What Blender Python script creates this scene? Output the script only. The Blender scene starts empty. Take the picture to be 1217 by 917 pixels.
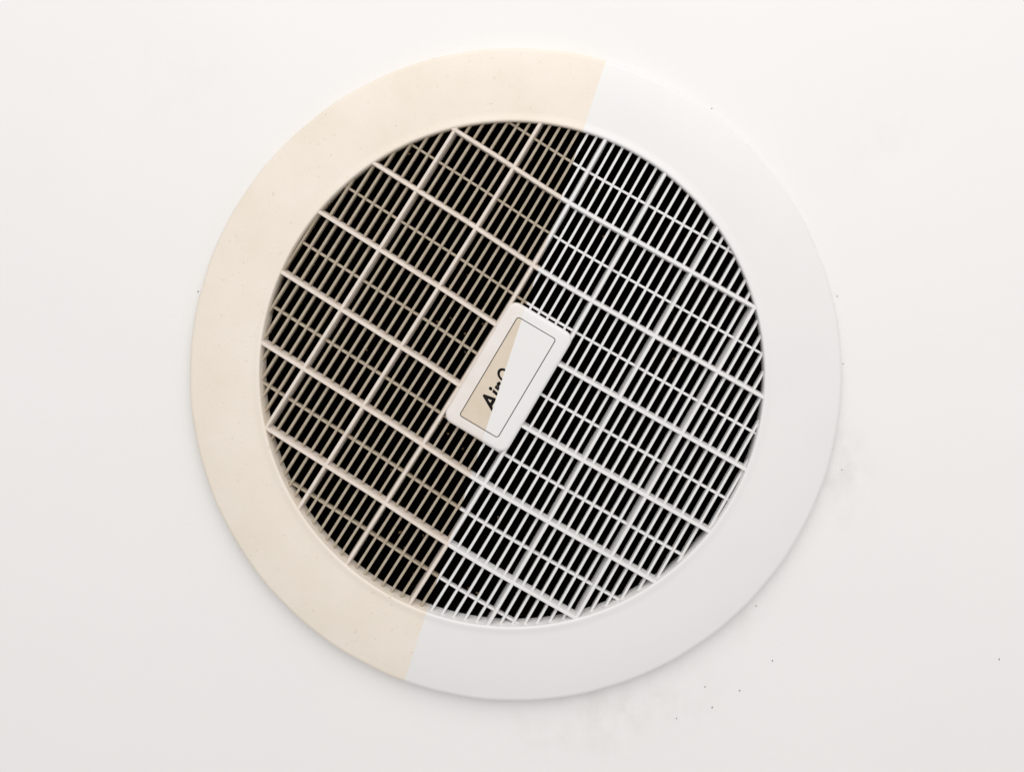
import bpy, bmesh, math, random
from mathutils import Vector, Matrix

random.seed(7)
S = 0.15 / 385.0            # metres per photo pixel on the vent's front plane
D = 0.50                    # camera distance to that plane
H0 = 1.9                    # height of the vent's centre
FR = 0.0105                  # the inner lip stands this far off the wall
CX, CY = 608.5, 444.5       # vent centre in the photo
FOOT = (680.0, 280.0)       # photo pixel straight in front of the lens

scene = bpy.context.scene
C = scene.collection

# ------------------------------------------------------------ camera
cam_d = bpy.data.cameras.new('camera')
cam = bpy.data.objects.new('camera', cam_d)
C.objects.link(cam)
cam.location = ((FOOT[0] - CX) * S, -(FR + D), H0 + (CY - FOOT[1]) * S)
cam.rotation_euler = (math.pi / 2, 0, 0)
cam_d.sensor_width = 36
cam_d.lens = 36 * D / (1217 * S)
cam_d.shift_x = (608.5 - FOOT[0]) / 1217
cam_d.shift_y = (FOOT[1] - 458.5) / 1217
cam_d.clip_start = 0.01
cam_d.clip_end = 50
scene.camera = cam

# ------------------------------------------------------------ light
w = bpy.data.worlds.new('World')
scene.world = w
w.use_nodes = True
bg = w.node_tree.nodes['Background']
bg.inputs[0].default_value = (1.0, 0.985, 0.98, 1)
bg.inputs[1].default_value = 0.675


def area(name, loc, target, size, power, color):
    l = bpy.data.lights.new(name, 'AREA')
    l.shape = 'SQUARE'
    l.size = size
    l.energy = power
    l.color = color
    o = bpy.data.objects.new(name, l)
    C.objects.link(o)
    o.location = loc
    o.rotation_euler = (Vector(target) - Vector(loc)).to_track_quat('-Z', 'Y').to_euler()
    return o


area('window_light', (0.12, -0.95, H0 + 0.88), (0, 0, H0 + 0.1), 1.25, 11.2, (1.0, 0.985, 0.965))

scene.view_settings.view_transform = 'Standard'
scene.view_settings.look = 'None'
scene.view_settings.gamma = 1
scene.view_settings.exposure = 0
scene.render.engine = 'CYCLES'


# ------------------------------------------------------------ materials
def nodes(name):
    m = bpy.data.materials.new(name)
    m.use_nodes = True
    nt = m.node_tree
    return m, nt, nt.nodes['Principled BSDF']


def N(nt, t, **kw):
    n = nt.nodes.new(t)
    for k, v in kw.items():
        if k in n.inputs:
            n.inputs[k].default_value = v
        else:
            setattr(n, k, v)
    return n


def mottled(name, c1, c2, scale, rough, bump=0.0, bscale=1500, spots=None, lo=0.35, hi=0.7):
    """paint or plastic: two close tones mixed by noise, fine relief, optional dust specks"""
    m, nt, p = nodes(name)
    L = nt.links
    geo = N(nt, 'ShaderNodeNewGeometry')
    no = N(nt, 'ShaderNodeTexNoise', Scale=scale, Detail=6.0, Roughness=0.6)
    L.new(geo.outputs['Position'], no.inputs['Vector'])
    mr = N(nt, 'ShaderNodeMapRange')
    mr.inputs[1].default_value = lo
    mr.inputs[2].default_value = hi
    L.new(no.outputs['Fac'], mr.inputs[0])
    mix = N(nt, 'ShaderNodeMix', data_type='RGBA')
    mix.inputs[6].default_value = (*c1, 1)
    mix.inputs[7].default_value = (*c2, 1)
    L.new(mr.outputs[0], mix.inputs[0])
    out = mix.outputs[2]
    if spots:
        col, sc, thr = spots
        n2 = N(nt, 'ShaderNodeTexNoise', Scale=sc, Detail=3.0)
        L.new(geo.outputs['Position'], n2.inputs['Vector'])
        r2 = N(nt, 'ShaderNodeMapRange')
        r2.inputs[1].default_value = thr
        r2.inputs[2].default_value = thr + 0.12
        L.new(n2.outputs['Fac'], r2.inputs[0])
        m2 = N(nt, 'ShaderNodeMix', data_type='RGBA')
        L.new(r2.outputs[0], m2.inputs[0])
        L.new(out, m2.inputs[6])
        m2.inputs[7].default_value = (*col, 1)
        out = m2.outputs[2]
    L.new(out, p.inputs['Base Color'])
    p.inputs['Roughness'].default_value = rough
    if bump:
        nb = N(nt, 'ShaderNodeTexNoise', Scale=bscale, Detail=3.0)
        L.new(geo.outputs['Position'], nb.inputs['Vector'])
        b = N(nt, 'ShaderNodeBump', Strength=bump, Distance=0.0006)
        L.new(nb.outputs['Fac'], b.inputs['Height'])
        L.new(b.outputs['Normal'], p.inputs['Normal'])
    return m


M_CLEAN = mottled('clean_plastic', (0.787, 0.776, 0.768), (0.770, 0.762, 0.755), 25, 0.42, 0.03, 900)
M_SOIL = mottled('yellowed_plastic', (0.815, 0.745, 0.66), (0.775, 0.70, 0.595), 30, 0.55, 0.12, 700, spots=((0.66, 0.57, 0.46), 420, 0.66))
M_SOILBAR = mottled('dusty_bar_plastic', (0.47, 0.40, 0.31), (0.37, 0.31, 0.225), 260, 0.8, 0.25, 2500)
M_SOILRIB = mottled('dusty_rib_plastic', (0.78, 0.69, 0.62), (0.68, 0.60, 0.52), 200, 0.75, 0.25, 2500)
M_BADGE_S = mottled('greyed_badge_plastic', (0.78, 0.735, 0.70), (0.75, 0.69, 0.645), 120, 0.55, 0.10, 1200)
M_PLATE_S = mottled('beige_badge_plate', (0.68, 0.59, 0.475), (0.64, 0.545, 0.43), 150, 0.5, 0.06, 1200)
M_GROOVE = mottled('groove_dark', (0.10, 0.09, 0.08), (0.06, 0.055, 0.05), 300, 0.9)  # near-black tone for the thin line round the name plate
M_INK = mottled('black_ink', (0.006, 0.0055, 0.006), (0.012, 0.011, 0.011), 300, 0.5)
M_DUCT = mottled('duct_unlit_black', (0.003, 0.003, 0.003), (0.005, 0.004, 0.003), 60, 0.95)  # near-black colour stands in for the unlit dark inside the duct
for _m in (M_DUCT, M_INK):
    _m.node_tree.nodes['Principled BSDF'].inputs['Specular IOR Level'].default_value = 0.05
M_SPECK = mottled('dark_speck', (0.13, 0.12, 0.11), (0.30, 0.28, 0.26), 900, 0.9)


def wall_material():
    m = mottled('white_wall_paint', (0.83, 0.817, 0.810), (0.812, 0.806, 0.795), 6, 0.62, 0.10, 420)
    nt = m.node_tree
    L = nt.links
    p = nt.nodes['Principled BSDF']
    base = p.inputs['Base Color'].links[0].from_socket
    geo = [n for n in nt.nodes if n.type == 'NEW_GEOMETRY'][0]
    # rubbed dust smudges on the paint round a few places
    fac = None
    nz = N(nt, 'ShaderNodeTexNoise', Scale=90.0, Detail=5.0, Roughness=0.65)
    mp = N(nt, 'ShaderNodeMapping')
    mp.inputs['Scale'].default_value = (1.0, 1.0, 0.7)
    L.new(geo.outputs['Position'], mp.inputs['Vector'])
    L.new(mp.outputs[0], nz.inputs['Vector'])
    for (px, py, rad, amt) in SMUDGES:
        v = N(nt, 'ShaderNodeVectorMath', operation='DISTANCE')
        L.new(geo.outputs['Position'], v.inputs[0])
        v.inputs[1].default_value = P3(px, py, 0.0)
        r = N(nt, 'ShaderNodeMapRange', interpolation_type='SMOOTHSTEP')
        r.inputs[1].default_value = rad * S
        r.inputs[2].default_value = 0.0
        r.inputs[3].default_value = 0.0
        r.inputs[4].default_value = amt
        L.new(v.outputs['Value'], r.inputs[0])
        if fac is None:
            fac = r.outputs[0]
        else:
            a = N(nt, 'ShaderNodeMath', operation='ADD')
            L.new(fac, a.inputs[0])
            L.new(r.outputs[0], a.inputs[1])
            fac = a.outputs[0]
    rn = N(nt, 'ShaderNodeMapRange')
    rn.inputs[1].default_value = 0.42
    rn.inputs[2].default_value = 0.66
    L.new(nz.outputs['Fac'], rn.inputs[0])
    mu = N(nt, 'ShaderNodeMath', operation='MULTIPLY')
    L.new(fac, mu.inputs[0])
    L.new(rn.outputs[0], mu.inputs[1])
    mx = N(nt, 'ShaderNodeMix', data_type='RGBA')
    L.new(mu.outputs[0], mx.inputs[0])
    L.new(base, mx.inputs[6])
    mx.inputs[7].default_value = (0.42, 0.41, 0.38, 1)
    L.new(mx.outputs[2], p.inputs['Base Color'])
    return m


# ------------------------------------------------------------ helpers
def P3(px, py, y):
    """photo pixel on the vent plane -> world point at depth y"""
    return Vector(((px - CX) * S, y, H0 + (CY - py) * S))


def obj(name, me, mats, parent=None):
    o = bpy.data.objects.new(name, me)
    for m in mats:
        me.materials.append(m)
    C.objects.link(o)
    if parent is not None:
        o.parent = parent
        o.matrix_parent_inverse = Matrix.Translation(-parent.location)
    return o


def to_mesh(bm, name, smooth=None):
    bmesh.ops.recalc_face_normals(bm, faces=bm.faces[:])
    me = bpy.data.meshes.new(name)
    bm.to_mesh(me)
    bm.free()
    if smooth is not None:
        for p in me.polygons:
            p.use_smooth = True
        me.set_sharp_from_angle(angle=math.radians(smooth))
    return me


# where the yellowed half meets the cleaned half (2D, pixels from the vent centre, y down)
SA = Vector((743.5 - CX, 0 - CY))
SB = Vector((445.2 - CX, 917 - CY))
SD = (SB - SA).normalized()
SN = Vector((-SD.y, SD.x))          # points to the yellowed side
if SN.x > 0:
    SN = -SN


def side(p):                         # > 0 on the yellowed side
    return (p - SA).dot(SN)


SEAM_CO = P3(743.5, 0, 0)
SEAM_NO = Vector((SN.x, 0, -SN.y))


def split_soiled(bm, soiled=0, clean=1):
    """cut a mesh along the seam and give each side its own material"""
    bmesh.ops.bisect_plane(bm, geom=bm.verts[:] + bm.edges[:] + bm.faces[:], plane_co=SEAM_CO, plane_no=SEAM_NO)
    for f in bm.faces:
        f.material_index = soiled if (f.calc_center_median() - SEAM_CO).dot(SEAM_NO) > 0 else clean


# ------------------------------------------------------------ wall
SMUDGES = [(1003, 548, 60, 0.22), (1000, 600, 70, 0.10), (800, 830, 80, 0.14), (720, 855, 90, 0.16),
           (880, 735, 60, 0.12), (210, 85, 110, 0.05), (1070, 140, 60, 0.06), (1010, 170, 90, 0.04),
           (640, 860, 90, 0.10)]
R_IN = 300.2 * S
HOLE = R_IN + 0.006
n = 160
bm = bmesh.new()
ri = [bm.verts.new((HOLE * math.cos(2 * math.pi * i / n), 0, H0 + HOLE * math.sin(2 * math.pi * i / n))) for i in range(n)]
ro = []
for i in range(n):
    a = 2 * math.pi * i / n
    k = 1.6 / max(abs(math.cos(a)), abs(math.sin(a)))
    ro.append(bm.verts.new((k * math.cos(a), 0, H0 + k * math.sin(a))))
rb = [bm.verts.new((v.co.x, 0.012, v.co.z)) for v in ri]
for i in range(n):
    j = (i + 1) % n
    bm.faces.new((ri[i], ri[j], ro[j], ro[i]))
    bm.faces.new((ri[i], ri[j], rb[j], rb[i]))
for f in bm.faces:
    f.normal_update()
wall = obj('wall', to_mesh(bm, 'wall', 30), [wall_material()])
wall['kind'] = 'structure'


def speck(px, py, ln, wd, ang):
    bm = bmesh.new()
    k = 9
    c = P3(px, py, 0)
    base, top = [], []
    for i in range(k):
        a = 2 * math.pi * i / k
        q = random.uniform(0.7, 1.2)
        x, z = ln * q * math.cos(a) * S, wd * q * math.sin(a) * S
        x, z = x * math.cos(ang) - z * math.sin(ang), x * math.sin(ang) + z * math.cos(ang)
        base.append(bm.verts.new((c.x + x, 0.0001, c.z + z)))
        top.append(bm.verts.new((c.x + x * 0.6, -0.0003, c.z + z * 0.6)))
    for i in range(k):
        j = (i + 1) % k
        bm.faces.new((base[i], base[j], top[j], top[i]))
    bm.faces.new(top)
    obj('dirt_speck', to_mesh(bm, 'dirt_speck', 60), [M_SPECK], wall)


def wall_px(px, py):
    """the same line of sight carried on from the front plane to the wall"""
    k = 1 + FR / D
    return FOOT[0] + (px - FOOT[0]) * k, FOOT[1] + (py - FOOT[1]) * k


for (px, py, ln, wd, ang) in [(235.5, 346.5, 1.9, 0.9, 1.4), (989.5, 534, 1.7, 0.8, 1.3), (1000.5, 558, 1.0, 0.8, 1.5),
                              (838, 815.5, 1.5, 0.9, 1.4), (879, 820, 1.6, 0.8, 0.6), (918, 784.5, 1.2, 0.9, 1.3),
                              (898.5, 719.5, 1.2, 0.8, 1.4), (846.5, 840, 1.3, 1.0, 1.0), (1187.5, 783, 1.6, 0.8, 1.2),
                              (1002, 432, 1.2, 0.7, 1.5), (995, 352, 1.0, 0.8, 1.2), (846, 129, 1.2, 0.9, 0.8),
                              (804, 853, 0.8, 0.8, 0)]:
    x, y = wall_px(px, py)
    speck(x, y, ln * 0.9, wd * 0.9, ang)

# ------------------------------------------------------------ the vent
vent = bpy.data.objects.new('air_vent', None)
C.objects.link(vent)
vent.location = (0, 0, H0)
vent['label'] = 'round slatted plastic air vent on white wall, half yellowed and dusty, half clean white'
vent['category'] = 'air vent'

# trim ring: lathe profile (radius px, height off the wall m), centre drifting a little outwards
k_out = 1 + 0.002 / D
OUT_R = 385.0 * (1 + (FR - 0.002) / D)
OUT_C = Vector((FOOT[0] + (613.5 - FOOT[0]) * (1 + (FR - 0.002) / D) - CX,
                FOOT[1] + (443.5 - FOOT[1]) * (1 + (FR - 0.002) / D) - CY))
prof = []
COL = 0.0082
prof.append((304.0, FR - COL + 0.0002))
prof.append((300.0, FR - COL))
prof.append((298.6, FR - COL + 0.0006))
prof.append((300.2, FR - 0.0012))
for i in range(1, 7):                                   # rounded inner lip
    a = i / 6 * math.pi / 2
    prof.append((300.2 + 2.2 * (1 - math.cos(a)), FR - 0.0012 + 0.0012 * math.sin(a)))
prof.append((304.5, FR - 0.00005))
prof.append((307.5, FR - 0.0005))
steps = 16
for i in range(1, steps + 1):                           # gently domed face
    t = i / steps
    prof.append((307.5 + (OUT_R - 6 - 307.5) * t, FR - 0.0005 - 0.0008 * t - 0.0016 * t ** 3.0))
r0, h0 = prof[-1]
for i in range(1, 7):                                   # outer edge rolled down to the wall
    a = i / 6 * math.pi / 2
    prof.append((r0 + 6 * math.sin(a), h0 - 0.0030 * (1 - math.cos(a))))
prof.append((OUT_R, -0.0008))
prof.append((OUT_R - 8, -0.0008))
bm = bmesh.new()
n = 240
rings = []
for (r, h) in prof:
    t = min(1, max(0, (r - 302) / (OUT_R - 302)))
    wob = [0.40 * t ** 8 * (math.sin(9 * q) * 0.2 + math.sin(23 * q + 1) * 0.5 + math.sin(41 * q + 2) * 0.5 + random.uniform(-0.3, 0.3))
           for q in (2 * math.pi * i / n for i in range(n))]
    cx, cy = OUT_C.x * t, OUT_C.y * t
    if h < FR - 0.004 and r < 302:          # the collar leans a little, as fitted
        cx, cy = cx + 1.0, cy - 1.5
    rings.append([bm.verts.new(((cx + (r + wob[i]) * math.cos(2 * math.pi * i / n)) * S, -h,
                                H0 - (cy + (r + wob[i]) * math.sin(2 * math.pi * i / n)) * S)) for i in range(n)])
for a, b in zip(rings, rings[1:]):
    for i in range(n):
        j = (i + 1) % n
        bm.faces.new((a[i], a[j], b[j], b[i]))
split_soiled(bm)
ring = obj('trim_ring', to_mesh(bm, 'trim_ring', 50), [M_SOIL, M_CLEAN], vent)
ring['label'] = 'broad domed trim ring, cream on one side and white on the other'

# duct behind the grille: open tube with a closed back
bm = bmesh.new()
rd = HOLE - 0.0003
loops = []
for (r, y) in [(rd, -0.0042), (rd, 0.16), (rd * 0.35, 0.175)]:
    loops.append([bm.verts.new((r * math.cos(2 * math.pi * i / 96), y, H0 + r * math.sin(2 * math.pi * i / 96))) for i in range(96)])
for a, b in zip(loops, loops[1:]):
    for i in range(96):
        j = (i + 1) % 96
        bm.faces.new((a[i], a[j], b[j], b[i]))
bm.faces.new(loops[-1])
obj('duct', to_mesh(bm, 'duct', 40), [M_DUCT], vent)

# ---- grille bars
AL = math.radians(32.0)
AR = math.radians(29.3)
aL, bL = Vector((math.cos(AL), math.sin(AL))), Vector((-math.sin(AL), math.cos(AL)))
aR, bR = Vector((math.cos(AR), math.sin(AR))), Vector((-math.sin(AR), math.cos(AR)))


def interp(tab, k):
    """tab: measured rib positions by whole index; linear between and beyond"""
    ks = sorted(tab)
    for q0, q1 in zip(ks, ks[1:]):
        if k <= q1 or q1 == ks[-1]:
            return tab[q0] + (tab[q1] - tab[q0]) * (k - q0) / (q1 - q0)


FIN_L = {-2: -213.3, -1: -129.3, 0: -45.3, 1: 38.5}
FIN_R = {0: -46.5, 1: 39.3, 2: 125.3, 3: 211.0}
CRO_L = {-3: -209.3, -2: -124.2, -1: -40.5, 0: 44.0, 1: 127.5, 2: 210.7}
CRO_R = {-3: -210.5, -2: -122.2, -1: -36.8, 0: 48.6, 1: 132.5, 2: 216.2}


RB = 301.2
BAND = 110.0


def grid_point(kf, kc):
    """point of the grille by rib indices; the two halves of the grille sit at slightly
    different angles and run into each other smoothly round the seam"""
    fl, cl = interp(FIN_L, kf), interp(CRO_L, kc)
    fr, cr = interp(FIN_R, kf), interp(CRO_R, kc)
    pl = aL * (fl - 0.007 * cl) + bL * (cl + 0.004 * fl)
    pr = aR * (fr - 0.0105 * cr) + bR * cr
    t = min(1, max(0, 0.5 - side((pl + pr) / 2) / (2 * BAND)))
    t = t * t * (3 - 2 * t)
    return pl.lerp(pr, t)


def simplify(pts, tol=0.15):
    if len(pts) < 3:
        return pts
    a, b = pts[0], pts[-1]
    d = (b - a).normalized()
    best, bi = 0, 0
    for i, p in enumerate(pts[1:-1], 1):
        e = abs((p - a).x * d.y - (p - a).y * d.x)
        if e > best:
            best, bi = e, i
    if best < tol:
        return [a, b]
    return simplify(pts[:bi + 1], tol)[:-1] + simplify(pts[bi:], tol)


def bar_path(kind, k):
    raw = []
    for i in range(-200, 201):
        q = i / 200 * 4.6
        raw.append(grid_point(k, q - 0.5) if kind == 'fin' else grid_point(q + 0.5, k))
    out = []
    for p, q in zip(raw, raw[1:]):
        ip, iq = p.length < RB, q.length < RB
        if ip != iq:
            lo, hi = (p, q) if ip else (q, p)
            for _ in range(30):
                m = (lo + hi) / 2
                lo, hi = (m, hi) if m.length < RB else (lo, m)
            if iq:
                out = [lo, q]
            else:
                out += [lo]
                break
        elif iq and out:
            out.append(q)
    return simplify(out) if len(out) > 1 else []


def bar(name, kind, k, width, front, depth, mats, draft=0.85, cham=0.00022):
    pts = bar_path(kind, k)
    if len(pts) < 2 or sum((a - b).length for a, b in zip(pts, pts[1:])) < 4:
        return
    hw = width / 2
    yf, yb = -(FR - front), -(FR - front - depth)
    c = cham / S
    prof2 = [(-hw * draft, yb), (-hw, yf + cham), (-hw + c, yf), (hw - c, yf), (hw, yf + cham), (hw * draft, yb)]
    dirs = [(b - a).normalized() for a, b in zip(pts, pts[1:])]
    bm = bmesh.new()
    secs = []
    for i, p in enumerate(pts):
        d = dirs[0] if i == 0 else dirs[-1] if i == len(pts) - 1 else (dirs[i - 1] + dirs[i]).normalized()
        nrm = Vector((-d.y, d.x))
        secs.append([bm.verts.new(((p.x + nrm.x * o) * S, y, H0 - (p.y + nrm.y * o) * S)) for (o, y) in prof2])
    for i, (a, b) in enumerate(zip(secs, secs[1:])):
        for q in range(6):
            bm.faces.new((a[q], a[(q + 1) % 6], b[(q + 1) % 6], b[q]))
    bm.faces.new(secs[0])
    bm.faces.new(secs[-1])
    split_soiled(bm)
    return obj(name, to_mesh(bm, name), mats, vent)


BAR = [M_SOILBAR, M_CLEAN]
RIB = [M_SOILRIB, M_CLEAN]
for i in range(-4 * 7, 5 * 7 + 1):
    k = i / 7
    if i % 7 == 0 and -21 < i < 28:
        bar('rib', 'fin', k, 3.7, 0.0006, 0.0080, RIB, 2.0)
    else:
        bar('slat', 'fin', k, 3.05, 0.0030, 0.0042, BAR)
for i in range(-7, 6):
    k = i / 2
    if i % 2 == 0:
        bar('cross_rib', 'cross', k, 4.0, 0.00045, 0.0062, RIB, 1.75)
    else:
        bar('cross_bar', 'cross', k, 2.9, 0.0038, 0.0032, BAR)

# ---- badge in the middle of the grille
UA = (AL + AR) / 2
ua, ub = Vector((math.cos(UA), math.sin(UA))), Vector((-math.sin(UA), math.cos(UA)))


def rrect(u0, u1, v0, v1, r, seg=8):
    pts = []
    for (cu, cv, a0) in ((u1 - r, v1 - r, 0), (u0 + r, v1 - r, 90), (u0 + r, v0 + r, 180), (u1 - r, v0 + r, 270)):
        for i in range(seg + 1):
            a = math.radians(a0 + 90 * i / seg)
            pts.append((cu + r * math.cos(a), cv + r * math.sin(a)))
    return pts


def uv3(u, v, y):
    p = ua * u + ub * v
    return Vector((p.x * S, y, H0 - p.y * S))


def slab(loops, close_top=True):
    bm = bmesh.new()
    rows = [[bm.verts.new(uv3(u, v, y)) for (u, v) in pts] for (pts, y) in loops]
    k = len(rows[0])
    for a, b in zip(rows, rows[1:]):
        for i in range(k):
            j = (i + 1) % k
            bm.faces.new((a[i], a[j], b[j], b[i]))
    if close_top:
        bm.faces.new(rows[-1])
    return bm


U0, U1, V0, V1 = -45.5, 41.5, -77.0, 87.0
q0, q1, w0, w1 = -29.0, 24.0, -62.5, 73.5
top = -(FR + 0.0012)


def inset(d, r=12.0):
    return rrect(U0 + d, U1 - d, V0 + d, V1 - d, r - d)


def pl(d, r=3.5):
    return rrect(q0 + d, q1 - d, w0 + d, w1 - d, max(r - d, 1.0))


L_ = [(inset(1.0), -(FR - 0.006))]
L_.append((inset(0), -(FR - 0.0005)))
for i in range(1, 6):
    a = i / 5 * math.pi / 2
    L_.append((inset(4.5 * (1 - math.cos(a))), -(FR - 0.0005) + (top + (FR - 0.0005)) * math.sin(a)))
L_.append((pl(-0.5), top))
L_.append((pl(-0.3), top + 0.0006))
bm = slab(L_)
split_soiled(bm)
badge = obj('badge', to_mesh(bm, 'badge', 19), [M_BADGE_S, M_CLEAN], vent)
badge['label'] = 'rounded plastic badge frame in the middle of the grille'
bm = slab([(pl(-0.28), top + 0.00058), (pl(0.9), top + 0.00055)], close_top=False)
obj('groove', to_mesh(bm, 'groove'), [M_GROOVE], badge)
bm = slab([(pl(0.6), top + 0.0006), (pl(0.6), top + 0.0002), (pl(1.4), top - 0.00005)])
split_soiled(bm)
plate = obj('name_plate', to_mesh(bm, 'name_plate'), [M_PLATE_S, M_CLEAN], badge)
plate['label'] = 'name plate, beige with black lettering on one side and blank white on the other'

# lettering along the plate, running off at the seam
bm = bmesh.new()
for (body, size, wide, off, du, dv) in (('Air', 30, 0.86, 0.7, 4.4, 50.5), ('O', 25, 0.72, 0.5, 1.2, 14.2)):
    cu = bpy.data.curves.new('lettering', 'FONT')
    cu.body, cu.size, cu.shear, cu.offset = body, size, 0.22, off
    tmp = bpy.data.objects.new('tmp', cu)
    C.objects.link(tmp)
    dg = bpy.context.evaluated_depsgraph_get()
    me = bpy.data.meshes.new_from_object(tmp.evaluated_get(dg))
    bpy.data.objects.remove(tmp)
    for v in me.vertices:
        v.co = uv3(du - v.co.y, dv - v.co.x * wide, top - 0.00012)
    bm.from_mesh(me)
    bpy.data.meshes.remove(me)
geom = bm.verts[:] + bm.edges[:] + bm.faces[:]
bmesh.ops.bisect_plane(bm, geom=geom, plane_co=SEAM_CO, plane_no=-SEAM_NO, clear_outer=True)
ext = bmesh.ops.extrude_face_region(bm, geom=bm.faces[:])
for v in [g for g in ext['geom'] if isinstance(g, bmesh.types.BMVert)]:
    v.co.y = top - 0.00002
obj('lettering', to_mesh(bm, 'lettering'), [M_INK], badge)

# lint caught on the backs of the slats, mostly on the uncleaned half
M_LINT = mottled('brown_lint', (0.16, 0.10, 0.05), (0.06, 0.045, 0.03), 900, 1.0)
bm = bmesh.new()
for _ in range(150):
    i = random.randint(-20, 27)
    if i % 7 == 0:
        continue
    pth = bar_path('fin', i / 7)
    if len(pth) < 2:
        continue
    p = pth[0].lerp(pth[-1], random.uniform(0.04, 0.96))
    if side(p) < 0 and random.random() < 0.75:
        continue
    off = Vector((random.uniform(-2.4, 2.4), random.uniform(-1, 1)))
    c = Vector(((p.x + off.x) * S, -(FR - 0.0069), H0 - (p.y + off.y) * S))
    mt = Matrix.Translation(c) @ Matrix.Rotation(random.uniform(0, 6.28), 4, 'Y') @ Matrix.Diagonal(
        (random.uniform(0.0005, 0.0013), random.uniform(0.0003, 0.0007), random.uniform(0.0003, 0.0008), 1))
    res = bmesh.ops.create_icosphere(bm, subdivisions=1, radius=1, matrix=mt)
    for v in res['verts']:
        v.co += Vector([random.uniform(-0.0002, 0.0002) for _ in range(3)])
dust = obj('dust', to_mesh(bm, 'dust'), [M_LINT], vent)
dust['kind'] = 'stuff'
